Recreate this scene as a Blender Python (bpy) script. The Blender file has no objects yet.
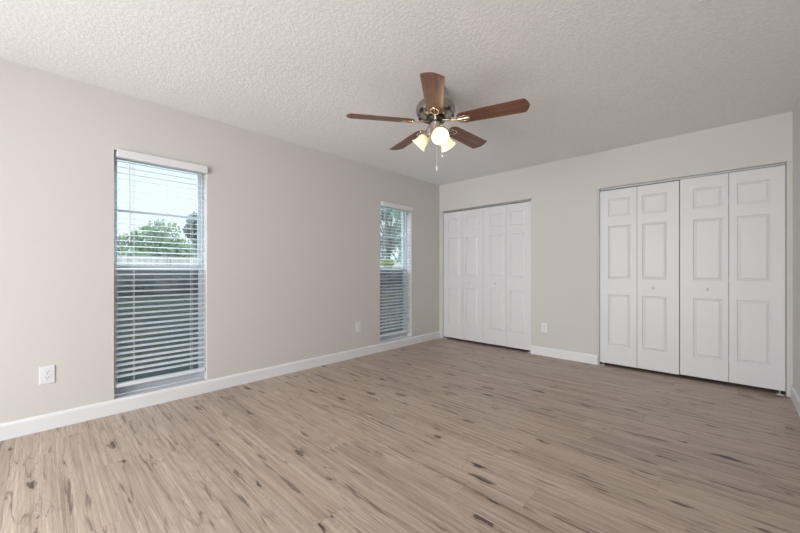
import bpy, bmesh, math, random
from mathutils import Vector, Matrix, Euler
random.seed(7)
PI = math.pi
S = bpy.context.scene
COL = S.collection

# ------------------------------------------------------------------ camera
CAMX, CAMY, CAMZ, YAW, FPX = 3.3647, -4.4411, 1.0867, 0.76186, 345.3
cd = bpy.data.cameras.new('camera')
cam = bpy.data.objects.new('camera', cd); COL.objects.link(cam)
cam.location = (CAMX, CAMY, CAMZ)
cam.rotation_euler = (PI/2, 0, YAW)
cd.sensor_width = 36; cd.lens = FPX/800*36
cd.shift_y = 3.57/800
cd.clip_start = 0.02; cd.clip_end = 200
S.camera = cam

# ------------------------------------------------------------------ world
W = bpy.data.worlds.new('sky'); S.world = W; W.use_nodes = True
nt = W.node_tree; nt.nodes.clear()
wo = nt.nodes.new('ShaderNodeOutputWorld'); bg = nt.nodes.new('ShaderNodeBackground')
tc = nt.nodes.new('ShaderNodeTexCoord'); sx = nt.nodes.new('ShaderNodeSeparateXYZ')
rp = nt.nodes.new('ShaderNodeValToRGB')
rp.color_ramp.elements[0].position = 0.0; rp.color_ramp.elements[0].color = (0.90, 0.98, 1.0, 1)
rp.color_ramp.elements[1].position = 0.7; rp.color_ramp.elements[1].color = (0.80, 0.90, 1.0, 1)
mr = nt.nodes.new('ShaderNodeMapRange'); mr.interpolation_type = 'SMOOTHSTEP'      # hazy overcast sky, brighter overhead
for k_, v_ in (('From Min', .22), ('From Max', .55), ('To Min', 1.22), ('To Max', 6.0)): mr.inputs[k_].default_value = v_
nt.links.new(sx.outputs['Z'], mr.inputs['Value'])
nt.links.new(tc.outputs['Generated'], sx.inputs[0]); nt.links.new(sx.outputs['Z'], rp.inputs[0])
nt.links.new(rp.outputs[0], bg.inputs[0]); nt.links.new(mr.outputs[0], bg.inputs[1])
nt.links.new(bg.outputs[0], wo.inputs[0])

# ------------------------------------------------------------------ lights
sd = bpy.data.lights.new('sun', 'SUN'); sun = bpy.data.objects.new('sun', sd); COL.objects.link(sun)
sd.energy = 3.0; sd.angle = math.radians(1.5); sd.color = (1, .95, .86)
sun.rotation_euler = Vector((-1, -0.25, -0.42)).to_track_quat('-Z', 'Y').to_euler()

# added fill light at an invented opening in the wall behind the camera
ad = bpy.data.lights.new('rear_fill', 'AREA'); al = bpy.data.objects.new('rear_fill', ad); COL.objects.link(al)
ad.shape = 'RECTANGLE'; ad.size = 2.5; ad.size_y = 2.0; ad.energy = 82; ad.color = (.985, .99, 1.0); ad.spread = math.radians(128)
al.location = (1.85, -6.85, 1.15); al.rotation_euler = Euler((PI/2+math.radians(1), 0, 0))

# sky portals in the left windows (they only guide the sampling of the real sky)
for yc in (-3.7225, -0.985):
    pd = bpy.data.lights.new('window_portal', 'AREA'); po = bpy.data.objects.new('window_portal', pd); COL.objects.link(po)
    pd.shape = 'RECTANGLE'; pd.size = 1.9; pd.size_y = .64; pd.cycles.is_portal = True
    po.location = (-.19, yc, 1.06); po.rotation_euler = Euler((0, -PI/2, 0))

vs = S.view_settings
vs.view_transform = 'Standard'; vs.look = 'None'; vs.gamma = 1; vs.use_curve_mapping = False
vs.exposure = 0.04

# ------------------------------------------------------------------ helpers
class MB:
    def __init__(s): s.v = []; s.f = []; s.m = []; s.cur = 0
    def add(s, vs_, fs, M=None):
        b = len(s.v)
        s.v += [tuple(M @ Vector(v)) if M is not None else tuple(v) for v in vs_]
        s.f += [tuple(b+i for i in f) for f in fs]; s.m += [s.cur]*len(fs)
    def box(s, x0, x1, y0, y1, z0, z1, M=None):
        s.add([(x0,y0,z0),(x1,y0,z0),(x1,y1,z0),(x0,y1,z0),(x0,y0,z1),(x1,y0,z1),(x1,y1,z1),(x0,y1,z1)],
              [(0,3,2,1),(4,5,6,7),(0,1,5,4),(1,2,6,5),(2,3,7,6),(3,0,4,7)], M)
    def prism(s, poly, z0, z1, M=None):
        n = len(poly)
        s.add([(x,y,z0) for x,y in poly]+[(x,y,z1) for x,y in poly],
              [tuple(range(n-1,-1,-1)), tuple(range(n,2*n))]+[(i,(i+1)%n,n+(i+1)%n,n+i) for i in range(n)], M)
    def lathe(s, prof, n=32, M=None, caps=False):
        vv = []
        for r, z in prof:
            for k in range(n):
                a = 2*PI*k/n; vv.append((r*math.cos(a), r*math.sin(a), z))
        ff = []
        for i in range(len(prof)-1):
            for k in range(n):
                ff.append((i*n+k, i*n+(k+1)%n, (i+1)*n+(k+1)%n, (i+1)*n+k))
        if caps:
            ff.append(tuple(range(n-1,-1,-1))); ff.append(tuple(range((len(prof)-1)*n, len(prof)*n)))
        s.add(vv, ff, M)
    def tube(s, pts, r, n=8, close=False, caps=True, sq=(1, 1)):
        pts = [Vector(p) for p in pts]; N = len(pts); vv = []
        up = Vector((0,0,1))
        rr = r if isinstance(r, (list, tuple)) else [r]*N
        for i, p in enumerate(pts):
            if close: t = pts[(i+1)%N]-pts[i-1]
            else: t = pts[min(i+1,N-1)]-pts[max(i-1,0)]
            t.normalize()
            a = t.cross(up)
            if a.length < 1e-3: a = t.cross(Vector((1,0,0)))
            a.normalize(); b = a.cross(t); b.normalize()
            for k in range(n):
                th = 2*PI*k/n
                vv.append(p + a*math.cos(th)*rr[i]*sq[0] + b*math.sin(th)*rr[i]*sq[1])
        ff = []
        for i in range(N if close else N-1):
            j = (i+1) % N
            for k in range(n):
                ff.append((i*n+k, i*n+(k+1)%n, j*n+(k+1)%n, j*n+k))
        if not close and caps:
            ff.append(tuple(range(n-1,-1,-1))); ff.append(tuple(range((N-1)*n, N*n)))
        s.add(vv, ff)
    def build(s, name, mats, parent=None, smooth=False, bevel=0, loc=None, fix=True):
        me = bpy.data.meshes.new(name); me.from_pydata(s.v, [], s.f); me.update()
        if not isinstance(mats, (list, tuple)): mats = [mats]
        for m in mats: me.materials.append(m)
        for p, i in zip(me.polygons, s.m): p.material_index = i
        if fix:
            bm = bmesh.new(); bm.from_mesh(me); bmesh.ops.recalc_face_normals(bm, faces=bm.faces); bm.to_mesh(me); bm.free()
        if smooth:
            for p in me.polygons: p.use_smooth = True
            me.set_sharp_from_angle(angle=math.radians(38))
        o = bpy.data.objects.new(name, me); COL.objects.link(o)
        if parent: o.parent = parent
        if loc: o.location = loc
        if bevel:
            b = o.modifiers.new('bevel', 'BEVEL'); b.width = bevel; b.segments = 2; b.limit_method = 'ANGLE'
        return o

def empty(name, loc=(0,0,0), rz=0):
    o = bpy.data.objects.new(name, None); COL.objects.link(o); o.location = loc; o.rotation_euler = (0,0,rz)
    o.empty_display_size = .05
    return o
def tag(o, label=None, cat=None, group=None, kind=None):
    if label: o['label'] = label
    if cat: o['category'] = cat
    if group: o['group'] = group
    if kind: o['kind'] = kind
    return o
def struct(o, label, cat): return tag(o, label, cat, kind='structure')

# ------------------------------------------------------------------ materials
def newmat(name):
    m = bpy.data.materials.new(name); m.use_nodes = True
    return m, m.node_tree, m.node_tree.nodes['Principled BSDF']
def node(t, typ, **kw):
    n = t.nodes.new(typ)
    for k, v in kw.items(): setattr(n, k, v)
    return n
def mathn(t, op, a, b=None, c=None):
    n = t.nodes.new('ShaderNodeMath'); n.operation = op
    for i, v in enumerate((a, b, c)):
        if v is None: continue
        if isinstance(v, (int, float)): n.inputs[i].default_value = v
        else: t.links.new(v, n.inputs[i])
    return n.outputs[0]
def mixc(t, fac, a, b, mode='MIX'):
    n = t.nodes.new('ShaderNodeMix'); n.data_type = 'RGBA'; n.blend_type = mode
    for inp, v in ((n.inputs[0], fac), (n.inputs[6], a), (n.inputs[7], b)):
        if isinstance(v, (int, float)): inp.default_value = v
        elif isinstance(v, tuple): inp.default_value = (*v, 1)
        else: t.links.new(v, inp)
    return n.outputs[2]
def ramp(t, fac, stops):
    n = t.nodes.new('ShaderNodeValToRGB'); e = n.color_ramp.elements
    while len(e) < len(stops): e.new(.5)
    for el, (p, c) in zip(e, stops):
        el.position = p; el.color = (*c, 1) if isinstance(c, tuple) else (c, c, c, 1)
    t.links.new(fac, n.inputs[0]); return n.outputs[0]
def noise(t, vec, scale, detail=4, rough=.5, dist=0):
    n = t.nodes.new('ShaderNodeTexNoise'); n.inputs['Scale'].default_value = scale
    n.inputs['Detail'].default_value = detail; n.inputs['Roughness'].default_value = rough
    n.inputs['Distortion'].default_value = dist
    if vec is not None: t.links.new(vec, n.inputs['Vector'])
    return n.outputs['Fac']
def comb(t, x, y, z=0.0):
    n = t.nodes.new('ShaderNodeCombineXYZ')
    for i, v in enumerate((x, y, z)):
        if isinstance(v, (int, float)): n.inputs[i].default_value = v
        else: t.links.new(v, n.inputs[i])
    return n.outputs[0]
def bump(t, h, p, strength, dist):
    n = t.nodes.new('ShaderNodeBump'); n.inputs['Strength'].default_value = strength
    n.inputs['Distance'].default_value = dist
    t.links.new(h, n.inputs['Height']); t.links.new(n.outputs[0], p.inputs['Normal'])
def objc(t): return t.nodes.new('ShaderNodeTexCoord').outputs['Object']

def plain(name, col, rough=.5, metal=0, spec=None, bumpy=None, var=.0, **kw):
    m, t, p = newmat(name)
    p.inputs['Base Color'].default_value = (*col, 1); p.inputs['Roughness'].default_value = rough
    p.inputs['Metallic'].default_value = metal
    if spec is not None: p.inputs['Specular IOR Level'].default_value = spec
    v = objc(t)
    if var:
        f = noise(t, v, 3.0, 3)
        t.links.new(mixc(t, f, tuple(c*(1-var) for c in col), tuple(min(1, c*(1+var)) for c in col)), p.inputs['Base Color'])
    if bumpy:
        bump(t, noise(t, v, bumpy[0], 3), p, bumpy[1], bumpy[2])
    return m

M_wall = plain('greige_wall_paint', (.66, .638, .612), .75, spec=.25, bumpy=(160, .25, .002), var=.012)
M_trimw = plain('white_trim_paint', (.80, .80, .82), .35, bumpy=(60, .05, .001))
M_door = plain('white_door_paint', (.745, .74, .765), .42, bumpy=(90, .06, .001), var=.01)
M_plate = plain('white_plastic', (.80, .80, .82), .3)
M_slot = plain('dark_slot', (.03, .03, .03), .6)
M_black = plain('closet_shade', (.05, .045, .04), .9)  # shade inside the closets, put into the wall colour
M_alu = plain('aluminium_track', (.42, .42, .42), .45, .5)
M_frame = plain('white_window_frame', (.62, .65, .70), .4)
M_sill = plain('grey_marble_sill', (.56, .56, .58), .35, var=.12)
M_screen_frame = plain('grey_screen_frame', (.45, .47, .5), .5, .3)
M_concrete = plain('exterior_stucco', (.6, .58, .54), .9, bumpy=(40, .3, .004))

# ceiling : knockdown texture
M_ceil, t, p = newmat('textured_ceiling_paint')
p.inputs['Base Color'].default_value = (.70, .69, .69, 1); p.inputs['Roughness'].default_value = .9
p.inputs['Specular IOR Level'].default_value = .15
v = objc(t)
n1 = noise(t, v, 54, 4, .62, .3); n2 = noise(t, v, 150, 2, .5)
blob = ramp(t, n1, [(.42, 0.0), (.58, 1.0)])
h = mathn(t, 'ADD', mathn(t, 'MULTIPLY', blob, .75), mathn(t, 'MULTIPLY', n2, .5))
bump(t, h, p, .34, .0045)
t.links.new(mixc(t, blob, (.82, .815, .815), (.87, .865, .865)), p.inputs['Base Color'])

# floor : vinyl planks running along x
M_floor, t, p = newmat('oak_plank_floor')
v = objc(t); sp = node(t, 'ShaderNodeSeparateXYZ'); t.links.new(v, sp.inputs[0]); X, Y = sp.outputs[0], sp.outputs[1]
PW, PL = .182, 1.22
ry = mathn(t, 'DIVIDE', Y, PW); row = mathn(t, 'FLOOR', ry)
w1 = node(t, 'ShaderNodeTexWhiteNoise', noise_dimensions='1D'); t.links.new(row, w1.inputs['W'])
xo = mathn(t, 'ADD', mathn(t, 'DIVIDE', X, PL), mathn(t, 'MULTIPLY', w1.outputs['Value'], 7.31))
colm = mathn(t, 'FLOOR', xo)
w2 = node(t, 'ShaderNodeTexWhiteNoise', noise_dimensions='2D'); t.links.new(comb(t, row, colm), w2.inputs['Vector'])
rnd = w2.outputs['Value']; rc = node(t, 'ShaderNodeSeparateColor'); t.links.new(w2.outputs['Color'], rc.inputs[0])
off = mathn(t, 'MULTIPLY', rnd, 37.0); off2 = mathn(t, 'MULTIPLY', rc.outputs[1], 19.0)
gx = mathn(t, 'ADD', X, off); gy = mathn(t, 'ADD', Y, off2)
def st(a, b): return comb(t, mathn(t, 'MULTIPLY', gx, a), mathn(t, 'MULTIPLY', gy, b), off)
broad = noise(t, st(.9, 6), 1, 3, .5, .3)
grain = noise(t, st(1.0, 40), 1, 10, .74, .2)
fine = noise(t, st(4, 260), 1, 4, .65)
c = ramp(t, grain, [(.29, (.23, .162, .12)), (.43, (.46, .36, .288)), (.57, (.565, .46, .38)), (.73, (.73, .63, .545))])
c = mixc(t, .32, c, ramp(t, broad, [(.30, (.66, .63, .61)), (.5, (1, 1, 1)), (.7, (1.0, .97, .94))]), 'MULTIPLY')
c = mixc(t, .42, c, ramp(t, fine, [(.33, .35), (.55, 1.0)]), 'MULTIPLY')
tone = ramp(t, rnd, [(0, (.76, .75, .745)), (.35, (.95, .935, .92)), (.7, (1.0, 1.0, 1.0)), (1, (.97, .915, .875))])
c = mixc(t, .62, c, tone, 'MULTIPLY')
# knots
vo = node(t, 'ShaderNodeTexVoronoi', voronoi_dimensions='2D'); vo.inputs['Scale'].default_value = 1
wob = noise(t, st(11, 38), 1, 4, .65)
kv = comb(t, mathn(t, 'ADD', mathn(t, 'MULTIPLY', gx, 2.1), mathn(t, 'MULTIPLY', wob, .22)),
          mathn(t, 'ADD', mathn(t, 'MULTIPLY', gy, 7.6), mathn(t, 'MULTIPLY', wob, .55)), off)
t.links.new(kv, vo.inputs['Vector'])
kc = node(t, 'ShaderNodeSeparateColor'); t.links.new(vo.outputs['Color'], kc.inputs[0])
thr = mathn(t, 'MULTIPLY', mathn(t, 'MAXIMUM', mathn(t, 'SUBTRACT', kc.outputs[0], .42), 0.0), .27)
kd = mathn(t, 'SUBTRACT', thr, vo.outputs['Distance'])
kn = mathn(t, 'MULTIPLY', kd, 30.0); kn.node.use_clamp = True
kn = mathn(t, 'MULTIPLY', kn, ramp(t, grain, [(.45, 1.0), (.62, .25)]))
ringn = noise(t, st(.62, 4.0), 1, 0, .4, .12)
kprox = mathn(t, 'MAXIMUM', mathn(t, 'SUBTRACT', .42, vo.outputs['Distance']), 0.0)
ringn = mathn(t, 'ADD', ringn, mathn(t, 'MULTIPLY', mathn(t, 'MULTIPLY', kprox, mathn(t, 'GREATER_THAN', kc.outputs[0], .42)), .55))
rings = mathn(t, 'ABSOLUTE', mathn(t, 'SINE', mathn(t, 'MULTIPLY', ringn, 70.0)))
rings = mathn(t, 'POWER', rings, .45)
c = mixc(t, mathn(t, 'MULTIPLY', mathn(t, 'SUBTRACT', 1.0, rings), .38), c, (.26, .19, .15))
halo = mathn(t, 'MULTIPLY', mathn(t, 'ADD', kd, .09), 5.0); halo.node.use_clamp = True
c = mixc(t, mathn(t, 'MULTIPLY', halo, .42), c, (.25, .18, .14))
# long dark cracks
crn = noise(t, st(1.1, 9.5), 1, 4, .5, .5)
line = mathn(t, 'SUBTRACT', 1.0, mathn(t, 'MULTIPLY', mathn(t, 'ABSOLUTE', mathn(t, 'SUBTRACT', crn, .53)), 85.0)); line.node.use_clamp = True
gate = ramp(t, noise(t, st(2.1, 7.0), 1, 2, .5), [(.52, 0.0), (.62, 1.0)])
streak = ramp(t, noise(t, st(2.6, 34), 1, 3, .55, .6), [(.60, 0.0), (.68, .9)])
cr = mathn(t, 'MAXIMUM', mathn(t, 'MULTIPLY', line, gate), streak)
c = mixc(t, mathn(t, 'MULTIPLY', cr, .80), c, (.10, .068, .053))
c = mixc(t, mathn(t, 'MULTIPLY', kn, .95), c, (.035, .022, .017))
# seams
fy = mathn(t, 'FRACT', ry); sy = mathn(t, 'ABSOLUTE', mathn(t, 'SUBTRACT', fy, .5))
sx_ = mathn(t, 'ABSOLUTE', mathn(t, 'SUBTRACT', mathn(t, 'FRACT', xo), .5))
seam = mathn(t, 'MAXIMUM', mathn(t, 'GREATER_THAN', sy, .5-.006), mathn(t, 'GREATER_THAN', sx_, .5-.0011))
c = mixc(t, mathn(t, 'MULTIPLY', seam, .28), c, (.17, .13, .10))
t.links.new(c, p.inputs['Base Color'])
t.links.new(ramp(t, grain, [(.3, .44), (.7, .32)]), p.inputs['Roughness'])
p.inputs['Specular IOR Level'].default_value = .42
hh = mathn(t, 'SUBTRACT', mathn(t, 'MULTIPLY', grain, .5), mathn(t, 'ADD', mathn(t, 'MULTIPLY', kn, .3), seam))
bump(t, hh, p, .22, .0015)

# slats : slightly translucent white vinyl
M_slat, t, p = newmat('white_blind_vinyl')
p.inputs['Base Color'].default_value = (.86, .90, .96, 1); p.inputs['Roughness'].default_value = .4
tr = node(t, 'ShaderNodeBsdfTranslucent'); tr.inputs[0].default_value = (.80, .86, .95, 1)
mx = node(t, 'ShaderNodeMixShader'); mx.inputs[0].default_value = .12
outn = [n for n in t.nodes if n.type == 'OUTPUT_MATERIAL'][0]
t.links.new(p.outputs[0], mx.inputs[1]); t.links.new(tr.outputs[0], mx.inputs[2]); t.links.new(mx.outputs[0], outn.inputs[0])
bump(t, noise(t, objc(t), 30, 2), p, .05, .001)

# window glass (thin, see-through) and insect screen
def seethrough(name, tint, gloss, mesh=None):
    m, t, p = newmat(name)
    t.nodes.remove(p); outn = [n for n in t.nodes if n.type == 'OUTPUT_MATERIAL'][0]
    a = node(t, 'ShaderNodeBsdfTransparent'); a.inputs[0].default_value = (*tint, 1)
    if mesh: b = node(t, 'ShaderNodeBsdfDiffuse'); b.inputs[0].default_value = (*mesh, 1)
    else: b = node(t, 'ShaderNodeBsdfGlossy'); b.inputs['Roughness'].default_value = .02
    x = node(t, 'ShaderNodeMixShader'); x.inputs[0].default_value = gloss
    t.links.new(a.outputs[0], x.inputs[1]); t.links.new(b.outputs[0], x.inputs[2]); t.links.new(x.outputs[0], outn.inputs[0])
    return m
M_glass = seethrough('window_glass', (.93, .97, .97), .05)
M_screen = seethrough('insect_screen', (1, 1, 1), .60, (.085, .12, .165))

M_nickel = plain('brushed_nickel', (.56, .50, .45), .24, 1.0)
M_dnickel = plain('polished_dark_nickel', (.37, .335, .30), .2, 1.0)
M_iron = plain('nickel_warm_reflection', (.72, .60, .46), .2, 1.0)  # nickel blade irons, with a warm reflection put into the base colour
M_fly = plain('black_flywheel', (.012, .012, .012), .5)
M_ivory = plain('white_pull_fob', (.85, .83, .78), .35)
M_chain = plain('bead_chain_metal', (.75, .72, .68), .3, .6)

M_blade, t, p = newmat('walnut_fan_blade')
v = objc(t); mp = node(t, 'ShaderNodeMapping'); mp.inputs['Scale'].default_value = (3, 45, 10); t.links.new(v, mp.inputs[0])
g = noise(t, mp.outputs[0], 1, 5, .6, .5)
t.links.new(ramp(t, g, [(.3, (.09, .037, .022)), (.5, (.165, .070, .040)), (.72, (.25, .115, .068))]), p.inputs['Base Color'])
p.inputs['Roughness'].default_value = .38

M_shade, t, p = newmat('frosted_cream_glass')
p.inputs['Base Color'].default_value = (.88, .85, .74, 1); p.inputs['Roughness'].default_value = .25
tr = node(t, 'ShaderNodeBsdfTranslucent'); tr.inputs[0].default_value = (.95, .90, .74, 1)
mx = node(t, 'ShaderNodeMixShader'); mx.inputs[0].default_value = .38
outn = [n for n in t.nodes if n.type == 'OUTPUT_MATERIAL'][0]
t.links.new(p.outputs[0], mx.inputs[1]); t.links.new(tr.outputs[0], mx.inputs[2]); t.links.new(mx.outputs[0], outn.inputs[0])
bump(t, noise(t, objc(t), 25, 3), p, .1, .001)
M_bulb, t, p = newmat('lit_bulb')
p.inputs['Base Color'].default_value = (1, .95, .85, 1)
p.inputs['Emission Color'].default_value = (1, .90, .70, 1); p.inputs['Emission Strength'].default_value = 2.2

# ------------------------------------------------------------------ room shell
XR, YB, H, TW = 3.755, -6.6, 2.44, .20
W1 = (-4.045, -3.403); W2 = (-1.30, -.672); WZ0, WZ1 = .112, 2.0
C1 = (.06, 1.492); C2 = (2.270, 3.738); CZ = 2.02
m = MB(); m.box(-.2, XR+.2, YB-.2, .85, -.12, 0); o = m.build('floor', M_floor)
struct(o, 'greige oak-look plank floor with dark knots, running the whole room', 'floor')
m = MB(); m.box(-.2, XR+.2, YB-.2, .85, H, H+.12); o = m.build('ceiling', M_ceil)
struct(o, 'white ceiling with coarse knockdown texture above the fan', 'ceiling')
m = MB()
ys = [YB-.2, W1[0], W1[1], W2[0], W2[1], .85]
for a, b in ((ys[0], ys[1]), (ys[2], ys[3]), (ys[4], ys[5])): m.box(-TW, 0, a, b, 0, H)
for a, b in (W1, W2): m.box(-TW, 0, a, b, 0, WZ0-.02); m.box(-TW, 0, a, b, WZ1, H)
o = m.build('wall_left', M_wall); struct(o, 'long greige wall with the two blind-covered windows', 'wall')
m = MB()
for a, b in ((0, C1[0]), (C1[1], C2[0]), (C2[1], XR)): m.box(a, b, 0, .12, 0, H)
for a, b in (C1, C2): m.box(a, b, 0, .12, CZ, H)
for a, b in ((C1[0], .0695), (1.4885, C1[1]), (C2[0], 2.2845), (3.7205, C2[1])): m.box(a, b, .008, .12, 0, CZ)   # wrapped jamb returns
o = m.build('wall_back', M_wall); struct(o, 'greige end wall holding the two white closet doors', 'wall')
m = MB(); m.box(XR, XR+.2, YB-.2, .85, 0, H)
o = m.build('wall_right', M_wall); struct(o, 'narrow sliver of greige wall at the right edge', 'wall')
m = MB(); m.box(0, XR, .73, .85, 0, H); m.box(1.80, 1.90, .12, .73, 0, H)
o = m.build('wall_closet', M_black); struct(o, 'inner wall behind the closet doors, coloured dark as closet shade', 'wall')
m = MB()
RX0, RX1, RZ = .6, 3.1, 2.12  # unseen opening, added so the rear fill light can shine in
m.box(0, RX0, YB-.2, YB, 0, H); m.box(RX1, XR, YB-.2, YB, 0, H); m.box(RX0, RX1, YB-.2, YB, RZ, H)
o = m.build('wall_rear', M_wall); struct(o, 'greige wall behind the camera with a wide opening added for the fill light', 'wall')

# baseboards (profile with an eased top)
BH, BT = .107, .014
prof = [(0, 0), (BT, 0), (BT, BH-.018), (BT-.003, BH-.008), (BT-.008, BH), (0, BH)]
def baseboard(name, a, b, nrm, label):
    a = Vector(a); b = Vector(b); n = Vector(nrm); vv = []
    for q in (a, b):
        for d, z in prof: vv.append((q.x+n.x*d, q.y+n.y*d, z))
    k = len(prof); m = MB()
    m.add(vv, [tuple(range(k)), tuple(range(2*k-1, k-1, -1))]+[(i, (i+1)%k, k+(i+1)%k, k+i) for i in range(k)])
    o = m.build(name, M_trimw); struct(o, label, 'baseboard')
baseboard('baseboard_left', (0, YB, 0), (0, 0, 0), (1, 0, 0), 'white baseboard along the window wall')
baseboard('baseboard_back', (C1[1], 0, 0), (C2[0], 0, 0), (0, -1, 0), 'short white baseboard between the two closets')
baseboard('baseboard_right', (XR, YB, 0), (XR, 0, 0), (-1, 0, 0), 'white baseboard on the right-hand wall')

# ------------------------------------------------------------------ windows
def window(name, y0, y1, label):
    r = empty(name, (0, y0, WZ0)); struct(r, label, 'window')
    w = y1-y0; h = WZ1-WZ0
    d0, d1 = -.155, -.095                                   # frame depth in the wall
    f = MB(); fw = .015
    f.box(d0, d1, 0, fw, 0, h); f.box(d0, d1, w-fw, w, 0, h); f.box(d0, d1, fw, w-fw, 0, fw); f.box(d0, d1, fw, w-fw, h-fw, h)
    f.build('window_frame', M_frame, r, bevel=.003)
    mz = 1.10-WZ0                                           # meeting rail height
    def sash(z0, z1, xa, xb, nm):
        s = MB(); sw = .02
        s.box(xa, xb, fw, fw+sw, z0, z1); s.box(xa, xb, w-fw-sw, w-fw, z0, z1)
        s.box(xa, xb, fw+sw, w-fw-sw, z0, z0+.036); s.box(xa, xb, fw+sw, w-fw-sw, z1-.022, z1)
        o = s.build(nm, M_frame, r, bevel=.002)
        g = MB(); xm = (xa+xb)/2; g.box(xm-.002, xm+.002, fw+sw, w-fw-sw, z0+.036, z1-.022)
        g.build('pane', M_glass, o)
        return o
    up = sash(mz-.02, h-fw, -.150, -.128, 'upper_sash')
    k = MB(); k.box(-.1475, -.1295, fw+.02, w-fw-.02, 1.547-WZ0, 1.567-WZ0)
    k.build('muntin', M_frame, up)
    sash(fw, mz+.025, -.124, -.102, 'lower_sash')
    s = MB(); s.box(-.166, -.158, fw*.5, w-fw*.5, .01, .03); s.box(-.166, -.158, fw*.5, w-fw*.5, mz-.02, mz)
    s.box(-.166, -.158, fw*.5, fw*.5+.018, .03, mz-.02); s.box(-.166, -.158, w-fw*.5-.018, w-fw*.5, .03, mz-.02)
    so = s.build('screen_frame', M_screen_frame, r)
    s = MB(); s.box(-.163, -.161, fw*.5+.018, w-fw*.5-.018, .03, mz-.02); s.build('insect_screen', M_screen, so)
    s = MB(); s.box(-.095, 0.0, 0.001, w-.001, -.02, 0.0)
    s.build('window_sill', M_sill, r, bevel=.003)
    return r
window('window_1', W1[0], W1[1], 'tall single-hung window nearer the camera, behind its blind')
window('window_2', W2[0], W2[1], 'tall single-hung window near the far corner, behind its blind')

def blind(y0, y1, label):
    w = y1-y0
    r = empty('window_blind', (0, y0, 0)); tag(r, label, 'window blind', 'white slatted blinds in the windows')
    v = MB(); v.box(.001, .030, .016, w-.002, 1.943, 2.003); v.box(-.012, .001, .016, w-.002, 1.943, 1.997)
    v.build('valance', M_plate, r, bevel=.004)
    v = MB(); v.box(-.062, -.016, .012, w-.012, 1.955, 1.996); v.build('headrail', M_slat, r)
    s = MB(); z = 1.925; n = 0; pitch = .0436; rng = random.Random(int(y0*100))
    while z > .235:
        tilt = math.radians(9+rng.uniform(-1.2, 1.2)); dz = rng.uniform(-.0012, .0012)
        hw = .0245; xc = -.036
        pts = []
        for side in (1, -1):
            row = []
            for i in range(5):
                u = -1+2*i/4
                arch = (1-u*u)*.0022
                x = u*hw; zz = arch + side*.0013
                X_ = xc + x*math.cos(tilt); Z_ = z+dz - x*math.sin(tilt) + zz
                row.append((X_, Z_))
            pts += row if side == 1 else row[::-1]
        k = len(pts)
        e = rng.uniform(-.001, .001)
        s.add([(a, .010+e, b) for a, b in pts]+[(a, w-.010+e, b+rng.uniform(-.0008, .0008)*0) for a, b in pts],
              [tuple(range(k)), tuple(range(2*k-1, k-1, -1))]+[(i, (i+1)%k, k+(i+1)%k, k+i) for i in range(k)])
        z -= pitch
    s.build('slats', M_slat, r)
    b = MB(); b.box(-.060, -.012, .010, w-.010, .188, .214); b.build('bottom_rail', M_slat, r, bevel=.004)
    for yy in (.125, w-.115):
        for xx in (-.0115, -.0608):
            c = MB(); c.tube([(xx, yy, .20), (xx, yy, 1.96)], .0012, 5); c.build('ladder_cord', M_plate, r)
    c = MB(); c.tube([(-.006, .095, 1.95), (-.004, .095, 1.92), (-.003, .096, 1.30)], .0038, 6); c.build('tilt_wand', M_frame, r, smooth=True)
    c = MB(); c.tube([(-.006, w-.06, 1.95), (-.004, w-.06, 1.2)], .0012, 5); c.tube([(-.004, w-.06, 1.2), (-.004, w-.06, 1.16)], [.003, .006], 8)
    c.build('lift_cord', M_plate, r)
blind(W1[0], W1[1], 'white slatted blind hanging in the left, nearer window')
blind(W2[0], W2[1], 'white slatted blind hanging in the far window by the room corner')

# ------------------------------------------------------------------ closet doors
DT = .034
def leaf(parent, x0, w, pl, pw, z0, z1, knobx=None, yoff=0.0):
    """one moulded three-panel bifold leaf, front face at local y=0 looking -y"""
    bm = bmesh.new()
    xs = [0, pl, pl+pw, w]; zs = [0, .24-z0, .81-z0, .99-z0, 1.585-z0, 1.69-z0, 1.89-z0, z1-z0]
    V = [[bm.verts.new((x, 0, z)) for x in xs] for z in zs]
    pan = []
    for i in range(len(zs)-1):
        for j in range(3):
            f = bm.faces.new((V[i][j], V[i][j+1], V[i+1][j+1], V[i+1][j]))
            if j == 1 and i in (1, 3, 5): pan.append(f)
    bm.normal_update()
    for f in pan:
        bmesh.ops.inset_individual(bm, faces=[f], thickness=.005, depth=-.010)
        bmesh.ops.inset_individual(bm, faces=[f], thickness=.032, depth=.009)
    bo = [e for e in bm.edges if e.is_boundary]
    ex = bmesh.ops.extrude_edge_only(bm, edges=bo)
    for g in ex['geom']:
        if isinstance(g, bmesh.types.BMVert): g.co.y = DT
    bmesh.ops.holes_fill(bm, edges=[e for e in bm.edges if e.is_boundary])
    bmesh.ops.recalc_face_normals(bm, faces=bm.faces)
    me = bpy.data.meshes.new('door_leaf'); bm.to_mesh(me); bm.free(); me.materials.append(M_door)
    o = bpy.data.objects.new('door_leaf', me); COL.objects.link(o); o.parent = parent; o.location = (x0, yoff, z0)
    b = o.modifiers.new('bevel', 'BEVEL'); b.width = .0018; b.segments = 2; b.limit_method = 'ANGLE'; b.angle_limit = math.radians(60)
    if knobx is not None:
        k = MB(); Mx = Matrix.Translation((knobx, 0, .90-z0)) @ Matrix.Rotation(PI/2, 4, 'X')
        k.lathe([(.0, -.002), (.0095, 0), (.008, .006), (.006, .011), (.010, .016), (.0145, .021), (.0145, .026), (.009, .031), (0.0, .032)], 20, Mx)
        k.build('knob', M_plate, o, smooth=True)
    return o
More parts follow.
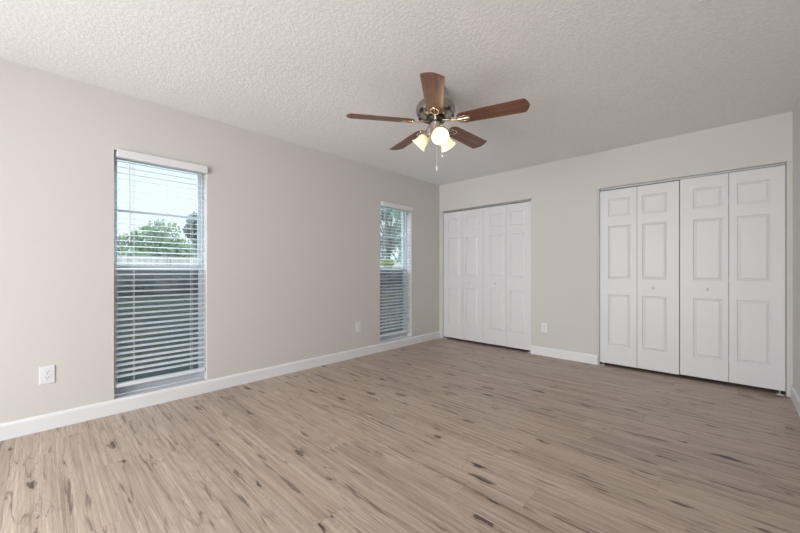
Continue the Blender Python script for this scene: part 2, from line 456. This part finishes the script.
def bifold(name, x0, lw, side, dz, label, knobx):
    r = empty(name, (x0, .024, 0)); struct(r, label, 'closet door')
    z0, z1 = .030+dz, 1.990+dz
    g = .0025
    if side == 'L':
        leaf(r, 0, lw-g, .083, .21, z0, z1); leaf(r, lw, lw-g, .045, .21, z0, z1, knobx-(x0+lw), .0)
        px = .03
    else:
        leaf(r, 0, lw-g, .102, .21, z0, z1, knobx-x0, .0); leaf(r, lw, lw-g, .055, .21, z0, z1)
        px = 2*lw-.035
    b = MB(); b.box(px-.022, px+.022, -.012, .02, 0.0005, .004); b.tube([(px, .020, .004), (px, .020, z0)], .003, 8)
    b.build('pivot_bracket', M_plate, r)
    for zz in (.25, 1.0, 1.75):
        h = MB(); h.tube([(lw-.00125, DT+.001, zz-.03), (lw-.00125, DT+.001, zz+.03)], .003, 8); h.build('hinge', M_alu, r)
    return r
bifold('door_1', .071, .3545, 'L', 0, 'left half of the white bifold doors on the corner closet', .548)
bifold('door_2', .7795, .3545, 'R', 0, 'right half of the white bifold doors on the corner closet', .962)
bifold('door_3', 2.287, .3570, 'L', 0, 'left half of the white bifold doors on the right-hand closet', 2.783)
bifold('door_4', 3.004, .3575, 'R', .006, 'right half of the white bifold doors on the right-hand closet', 3.203)
for i, (a, b) in enumerate((C1, C2)):
    m = MB(); zt = CZ-.001
    a += .016; b -= .019; m.box(a+.001, b-.001, .030, .060, zt-.004, zt); m.box(a+.001, b-.001, .030, .033, zt-.018, zt-.004); m.box(a+.001, b-.001, .057, .060, zt-.018, zt-.004)
    o = m.build('trim_%d' % (i+1), M_alu)
    struct(o, ('thin metal track over the corner closet doors', 'thin metal track over the right-hand closet doors')[i], 'door track')

# ------------------------------------------------------------------ outlets
def outlet(loc, rz, label):
    r = empty('wall_outlet', loc, rz); tag(r, label, 'outlet', 'white wall outlets')
    p_ = MB(); p_.box(-.037, .037, -.006, 0, -.06, .06); p_.build('cover_plate', M_plate, r, bevel=.003)
    for s in (1, -1):
        q = MB(); pts = []
        for k in range(16):
            a = 2*PI*k/16; x = .0172*math.cos(a); z = .0172*math.sin(a); z = max(-.0145, min(.0145, z)); pts.append((x, z))
        q.prism([(x, z) for x, z in pts], .006, .0085, Matrix.Translation((0, 0, s*.0195)) @ Matrix.Rotation(PI/2, 4, 'X'))
        o = q.build('receptacle', M_plate, r)
        q = MB(); zc = s*.0195
        q.box(-.0075, -.0055, -.0091, -.008, zc-.001, zc+.008); q.box(.0055, .0075, -.0091, -.008, zc-.001, zc+.007)
        q.box(-.0022, .0022, -.0091, -.008, zc-.010, zc-.0055)
        q.build('slot', M_slot, o)
    q = MB(); q.lathe([(0, .006), (.003, .006), (.0032, .0075), (0, .008)], 10, Matrix.Rotation(PI/2, 4, 'X'), ); q.build('screw', M_chain, r)
outlet((0, -4.398, .374), PI/2, 'white duplex outlet left of the nearer window')
outlet((0, -1.676, .374), PI/2, 'white duplex outlet left of the far window')
outlet((1.664, 0, .355), 0, 'white duplex outlet between the two closets')

# ------------------------------------------------------------------ ceiling vent (its corner shows at the top edge)
r = empty('ceiling_vent', (3.2265, -2.136, H)); tag(r, 'white ceiling vent whose corner just enters at the top edge', 'vent')
m = MB(); a, b = .36, .36; e = .025
m.box(0, a, -e, 0, -.008, 0); m.box(0, a, -b, -b+e, -.008, 0); m.box(0, e, -b+e, -e, -.008, 0); m.box(a-e, a, -b+e, -e, -.008, 0)
m.build('vent_frame', M_ceil, r, bevel=.002)
m = MB()
for k in range(11):
    yy = -e-.014-k*.0275
    m.add([(e, yy, -.001), (a-e, yy, -.001), (a-e, yy-.018, -.008), (e, yy-.018, -.008), (e, yy-.001, 0), (a-e, yy-.001, 0), (a-e, yy-.019, -.007), (e, yy-.019, -.007)],
          [(0,1,2,3),(4,7,6,5),(0,4,5,1),(2,6,7,3),(0,3,7,4),(1,5,6,2)])
m.build('louvre', M_ceil, r)

# ------------------------------------------------------------------ ceiling fan
FX, FY, BZ = 1.783, -2.399, 2.18
fan = empty('ceiling_fan', (FX, FY, H))
tag(fan, 'five-blade walnut ceiling fan with nickel motor and three lit cream shades', 'ceiling fan')
Z = lambda z: z-H
m = MB(); m.lathe([(.0, Z(2.44)), (.068, Z(2.44)), (.068, Z(2.425)), (.055, Z(2.38)), (.036, Z(2.345)), (.030, Z(2.33)), (0, Z(2.33))], 40)
m.build('canopy', M_nickel, fan, smooth=True)
m = MB()
prof_m = [(0, 2.335), (.06, 2.335), (.105, 2.330), (.132, 2.316), (.143, 2.298), (.146, 2.275), (.146, 2.262), (.138, 2.247), (.118, 2.230), (.09, 2.217), (.07, 2.214), (0, 2.214)]
m.lathe([(r_, Z(z_)) for r_, z_ in prof_m], 56)
m.cur = 1
for k in range(12):                                          # dark vent slots round the lower shoulder
    th = 2*PI*(k+.5)/12
    Mx = Matrix.Rotation(th, 4, 'Z') @ Matrix.Translation((.129, 0, Z(2.2375))) @ Matrix.Rotation(math.radians(-40+90), 4, 'Y')
    pts = [(.011*math.cos(2*PI*i/12), .021*math.sin(2*PI*i/12)) for i in range(12)]
    m.prism(pts, -.004, .0015, Mx)
m.build('motor_housing', [M_dnickel, M_fly], fan, smooth=True)
m = MB(); m.lathe([(0, Z(2.2135)), (.072, Z(2.2135)), (.075, Z(2.205)), (.070, Z(2.192)), (.045, Z(2.190)), (0, Z(2.190))], 40)
m.build('flywheel', M_fly, fan, smooth=True)
m = MB(); m.lathe([(0, Z(2.1898)), (.040, Z(2.1898)), (.041, Z(2.18)), (.039, Z(2.12)), (.043, Z(2.115)), (.043, Z(2.088)), (.034, Z(2.074)), (.016, Z(2.064)), (.010, Z(2.054)), (0, Z(2.052))], 36)
m.build('switch_housing', M_nickel, fan, smooth=True)

A0 = math.radians(233.976); PITCH = math.radians(12); R1 = .659
for k in range(5):
    a = A0+k*PI*2/5
    out = [(.165, .030), (.185, .052), (.215, .060), (.45, .067), (.630, .071), (.648, .040), (R1, .006)]
    poly = [(x, y) for x, y in out] + [(x, -y) for x, y in out[::-1]]
    b = MB(); b.prism(poly[::-1], .0, .006)
    bo = b.build('blade', M_blade, fan, bevel=.0015)
    bo.rotation_euler = (Matrix.Rotation(a, 3, 'Z') @ Matrix.Rotation(-PITCH, 3, 'X')).to_euler()
    bo.location = (0, 0, Z(BZ))
    # iron: arm plus open oval under the blade
    i = MB()
    i.tube([(.055, 0, .010), (.09, 0, .004), (.125, 0, -.004), (.158, 0, -.006)], [.011, .008, .007, .007], 10, sq=(1.2, .55))
    i.tube([(.205+.048*math.cos(q), .026*math.sin(q)*(1.15 if math.cos(q) > 0 else .9), -.005) for q in [2*PI*j/28 for j in range(28)]], .0046, 8, close=True)
    i.tube([(.158, 0, -.005), (.252, 0, -.005)], .0028, 6)
    for sx2, sy2 in ((.178, .022), (.178, -.022), (.25, 0)):
        i.lathe([(0, -.011), (.005, -.010), (.007, -.006), (.007, 0.001)], 12, Matrix.Translation((sx2, sy2, 0)))
    i.build('blade_iron', M_iron, bo, smooth=True)

PHI0 = math.radians(-52.2+14)
for k in range(3):
    a = PHI0+k*2*PI/3
    Rz = Matrix.Rotation(a, 4, 'Z')
    tilt = math.radians(45)
    # arm
    ar = MB(); P = lambda r_, z_: Rz @ Vector((r_, 0, Z(z_)))
    ar.tube([P(.030, 2.100), P(.045, 2.112), P(.058, 2.112), P(.066, 2.100)], .007, 10)
    ar.lathe([(0, .012), (.018, .012), (.022, .002), (.024, -.014), (.020, -.018), (0, -.018)], 24,
             Matrix.Translation(P(.070, 2.096)) @ Rz @ Matrix.Rotation(-tilt, 4, 'Y'))
    aro = ar.build('lamp_arm', M_nickel, fan, smooth=True)
    base = Matrix.Translation(P(.072, 2.094)) @ Rz @ Matrix.Rotation(-tilt, 4, 'Y')
    # bell shade opening along local -z
    prof_s = [(.019, 0), (.030, -.004), (.038, -.016), (.0415, -.032), (.043, -.050), (.047, -.068), (.055, -.083), (.062, -.091)]
    prof_i = [(r_-.003, z_) for r_, z_ in prof_s[::-1]]
    s = MB(); s.lathe(prof_s+[(.0615, -.093)]+prof_i[1:], 40, base)
    so = s.build('lamp_shade', M_shade, fan, smooth=True)
    bl = MB(); bl.lathe([(.0, -.015), (.011, -.016), (.013, -.026), (.021, -.040), (.0235, -.052), (.020, -.064), (.010, -.072), (0, -.074)], 24, base)
    bl.build('bulb', M_bulb, so, smooth=True)
    ld = bpy.data.lights.new('fan_bulb_light', 'POINT'); lo = bpy.data.objects.new('fan_bulb_light', ld); COL.objects.link(lo)
    ld.energy = .85; ld.color = (1, .86, .66); ld.shadow_soft_size = .018
    lo.parent = fan; lo.location = base @ Vector((0, 0, -.098))
def chain(dx, dy, z0, z1, fob):
    c = MB(); c.tube([(dx, dy, Z(z0)), (dx, dy, Z(z1))], .0013, 6)
    n = int((z0-z1)/.012)
    for j in range(n):
        c.lathe([(0, .002), (.0018, .0012), (.0022, 0), (.0018, -.0012), (0, -.002)], 6, Matrix.Translation((dx, dy, Z(z0-.006-j*.012))))
    co = c.build('pull_chain', M_chain, fan)
    c = MB(); c.lathe([(0, Z(z1)+.002), (.0025, Z(z1)), (.0045, Z(z1)-.012), (.0045, Z(z1)-fob+.004), (.0025, Z(z1)-fob), (0, Z(z1)-fob)], 12, Matrix.Translation((dx, dy, 0)))
    c.build('fob', M_ivory, co, smooth=True)
chain(.005, .008, 2.06, 1.86, .032)
chain(.036, .036, 2.08, 1.945, .02)

# ------------------------------------------------------------------ outside
def gz(x): return -.10 + max(0, -x-1)*.066          # lawn rises gently away from the house
M_grass, t, p = newmat('lawn'); v = objc(t)
c = ramp(t, noise(t, v, 3, 5, .6), [(.3, (.025, .04, .03)), (.5, (.06, .085, .05)), (.7, (.17, .17, .09))])
t.links.new(c, p.inputs['Base Color']); p.inputs['Roughness'].default_value = .95; bump(t, noise(t, v, 40, 3), p, .8, .03)
M_fence, t, p = newmat('weathered_fence_board'); v = objc(t); sp = node(t, 'ShaderNodeSeparateXYZ'); t.links.new(v, sp.inputs[0])
fr = mathn(t, 'FRACT', mathn(t, 'DIVIDE', sp.outputs[1], .14))
gap = mathn(t, 'LESS_THAN', fr, .07)
mp = node(t, 'ShaderNodeMapping'); mp.inputs['Scale'].default_value = (1, 7, .8); t.links.new(v, mp.inputs[0])
c = ramp(t, noise(t, mp.outputs[0], 2, 4), [(.3, (.20, .20, .20)), (.7, (.34, .34, .34))])
t.links.new(mixc(t, mathn(t, 'MULTIPLY', gap, .8), c, (.05, .05, .05)), p.inputs['Base Color']); p.inputs['Roughness'].default_value = .85
def leafmat(name, a, b):
    m, t, p = newmat(name)
    oi = node(t, 'ShaderNodeTexCoord'); n_ = noise(t, oi.outputs['Object'], 3.5, 4, .7)
    cc = ramp(t, n_, [(.3, a), (.7, b)])
    t.links.new(cc, p.inputs['Base Color']); p.inputs['Roughness'].default_value = .6
    tr = node(t, 'ShaderNodeBsdfTranslucent'); t.links.new(cc, tr.inputs[0])
    mx = node(t, 'ShaderNodeMixShader'); mx.inputs[0].default_value = .3
    outn = [n for n in t.nodes if n.type == 'OUTPUT_MATERIAL'][0]
    t.links.new(p.outputs[0], mx.inputs[1]); t.links.new(tr.outputs[0], mx.inputs[2]); t.links.new(mx.outputs[0], outn.inputs[0])
    return m
M_leafA = leafmat('green_leaves', (.07, .13, .09), (.26, .34, .22))
M_leafB = leafmat('blue_green_leaves', (.075, .12, .12), (.26, .32, .30))
M_leafC = leafmat('yellow_green_leaves', (.10, .15, .03), (.30, .32, .08))
M_bark = plain('grey_bark', (.10, .09, .085), .9, bumpy=(20, .5, .02), var=.3)

m = MB(); N = 30
for i in range(N):
    xa = -.2-i*1.0; xb = xa-1.0
    m.add([(xa, -16, gz(xa)), (xb, -16, gz(xb)), (xb, 34, gz(xb)), (xa, 34, gz(xa)), (xa, -16, -.6), (xb, -16, -.6), (xb, 34, -.6), (xa, 34, -.6)],
          [(0,1,2,3),(4,7,6,5),(0,4,5,1),(2,6,7,3)]+([(0,3,7,4)] if i == 0 else [])+([(1,5,6,2)] if i == N-1 else []))
o = m.build('ground', M_grass); struct(o, 'lawn outside the windows, rising to the fence', 'lawn')
FXX = -9.2
r = empty('garden_fence', (FXX, 0, gz(FXX))); tag(r, 'pale weathered board fence across the yard outside', 'fence')
m = MB(); m.box(-.02, 0, -14, 32, .02, 1.02); m.build('board_panel', M_fence, r)
m = MB(); m.box(-.035, .015, -14, 32, 1.02, 1.06); m.build('cap_rail', M_fence, r)
for k in range(20):
    m = MB(); y = -13.6+k*2.4; m.box(.0, .09, y, y+.09, -.1, 1.0); m.build('fence_post', M_fence, r)

def foliage(m, c, rad, n, size, rng, hollow=.35):
    for _ in range(n):
        while True:
            d = Vector((rng.uniform(-1,1), rng.uniform(-1,1), rng.uniform(-1,1)))
            if hollow < d.length < 1: break
        q = Vector((c[0]+d.x*rad[0], c[1]+d.y*rad[1], c[2]+d.z*rad[2]))
        s = size*rng.uniform(.6, 1.4)
        R = Euler((rng.uniform(0, 6.3), rng.uniform(0, 6.3), rng.uniform(0, 6.3))).to_matrix()
        m.add([q+R@Vector((-s, 0, 0)), q+R@Vector((0, -s*.45, 0)), q+R@Vector((s, 0, s*.2)), q+R@Vector((0, s*.45, 0))], [(0,1,2,3)])
def tree(x, y, h, blobs, n, size, mat, label, seed, trunk=.09, group='trees beyond the fence'):
    rng = random.Random(seed); g0 = gz(x)
    r = empty('garden_tree', (x, y, g0)); tag(r, label, 'tree', group)
    t_ = MB(); top = Vector((0, 0, h))
    pts = [(0, 0, -.05)]+[(rng.uniform(-.08, .08)*k, rng.uniform(-.08, .08)*k, h*k/5*.85) for k in range(1, 6)]
    t_.tube(pts, [trunk*(1.15-k*.17) for k in range(6)], 8)
    m = MB()
    for (bx, by, bz, rx, ry, rz) in blobs:
        base = pts[2]; t_.tube([base, ((base[0]+bx)/2, (base[1]+by)/2, (base[2]+bz)/2+.1), (bx, by, bz)], [trunk*.5, trunk*.35, trunk*.12], 6)
        vol = rx*ry*rz
        foliage(m, (bx, by, bz), (rx, ry, rz), int(n), size, rng)
    t_.build('trunk', M_bark, r, smooth=True)
    m.build('crown', mat, r, fix=False)
def blobset(rng, R, h0, h1, k, br):
    return [(rng.uniform(-R, R), rng.uniform(-R, R), rng.uniform(h0, h1), br*rng.uniform(.7, 1.2), br*rng.uniform(.7, 1.2), br*rng.uniform(.6, 1)) for _ in range(k)]
R_ = random.Random(3)
# seen through the near window
tree(-12.2, -1.35, 2.3, blobset(R_, .85, .7, 1.45, 9, .5)+[(.1,.15,1.85,.6,.62,.5),(0,-.25,1.6,.6,.6,.5)], 620, .065, M_leafA, 'rounded green tree rising over the fence in the nearer window', 11)
tree(-14.6, 1.25, 3.2, blobset(R_, .75, 1.2, 2.7, 10, .55), 560, .08, M_leafB, 'taller dark tree at the right side of the nearer window', 12)
tree(-15.6, -4.6, 2.6, blobset(R_, .9, 1.0, 1.9, 9, .55), 420, .075, M_leafB, 'pale hazy tree at the left side of the nearer window', 13)
# seen through the far window
r = empty('utility_pole', (-14.5, -.478, gz(-14.5))); tag(r, 'thin pole rising above the trees in the nearer window', 'pole')
m = MB(); m.tube([(0, 0, -.1), (0, 0, 4.73-gz(-14.5))], [.045, .03], 12); m.build('shaft', M_screen_frame, r, smooth=True)
m = MB(); m.tube([(0, 0, 4.68-gz(-14.5)), (0, 0, 4.78-gz(-14.5))], [.045, .03], 12); m.build('cap', M_screen_frame, r)
tree(-10.9, 9.6, 5.0, blobset(R_, .8, .7, 4.4, 20, .48), 150, .07, M_leafB, 'tall open tree in the left half of the far window', 21, .11)
tree(-15.5, 14.0, 6.4, blobset(R_, 1.3, .8, 5.6, 22, .6), 150, .08, M_leafB, 'tall thin-leaved tree in the middle of the far window', 22, .12)
tree(-12.2, 12.3, 5.4, blobset(R_, .8, .7, 4.8, 20, .48), 150, .07, M_leafA, 'tall dark tree in the right half of the far window', 23, .12)
tree(-7.5, 6.05, 1.3, blobset(R_, .16, .95, 1.1, 5, .22), 420, .045, M_leafC, 'low yellow-green tree in front of the fence in the far window', 24, .04, 'small trees in the yard')
# dark shrubs at the foot of the fence
def shrub(x, y, s, label, seed, mat):
    rng = random.Random(seed); r = empty('garden_shrub', (x, y, gz(x))); tag(r, label, 'shrub', 'low shrubs along the fence')
    m = MB(); foliage(m, (0, 0, s*.45), (s*.6, s*.8, s*.5), 900, .05, rng, .2); m.build('foliage', mat, r, fix=False)
    m = MB(); m.tube([(0, 0, -.03), (0.02, 0, s*.3), (.0, .03, s*.6)], [.03, .02, .01], 6); m.build('stem', M_bark, r)
for i, (x, y, s, lb) in enumerate([(-8.5, -2.5, .55, 'low shrub at the fence foot, left in the nearer window'),
        (-8.5, -1.2, .55, 'low shrub at the fence foot, middle of the nearer window'),
        (-8.5, 6.9, .6, 'low shrub at the fence foot, left in the far window'),
        (-8.5, 8.2, .6, 'low shrub at the fence foot, right in the far window')]):
    shrub(x, y, s, lb, 40+i, M_leafB)
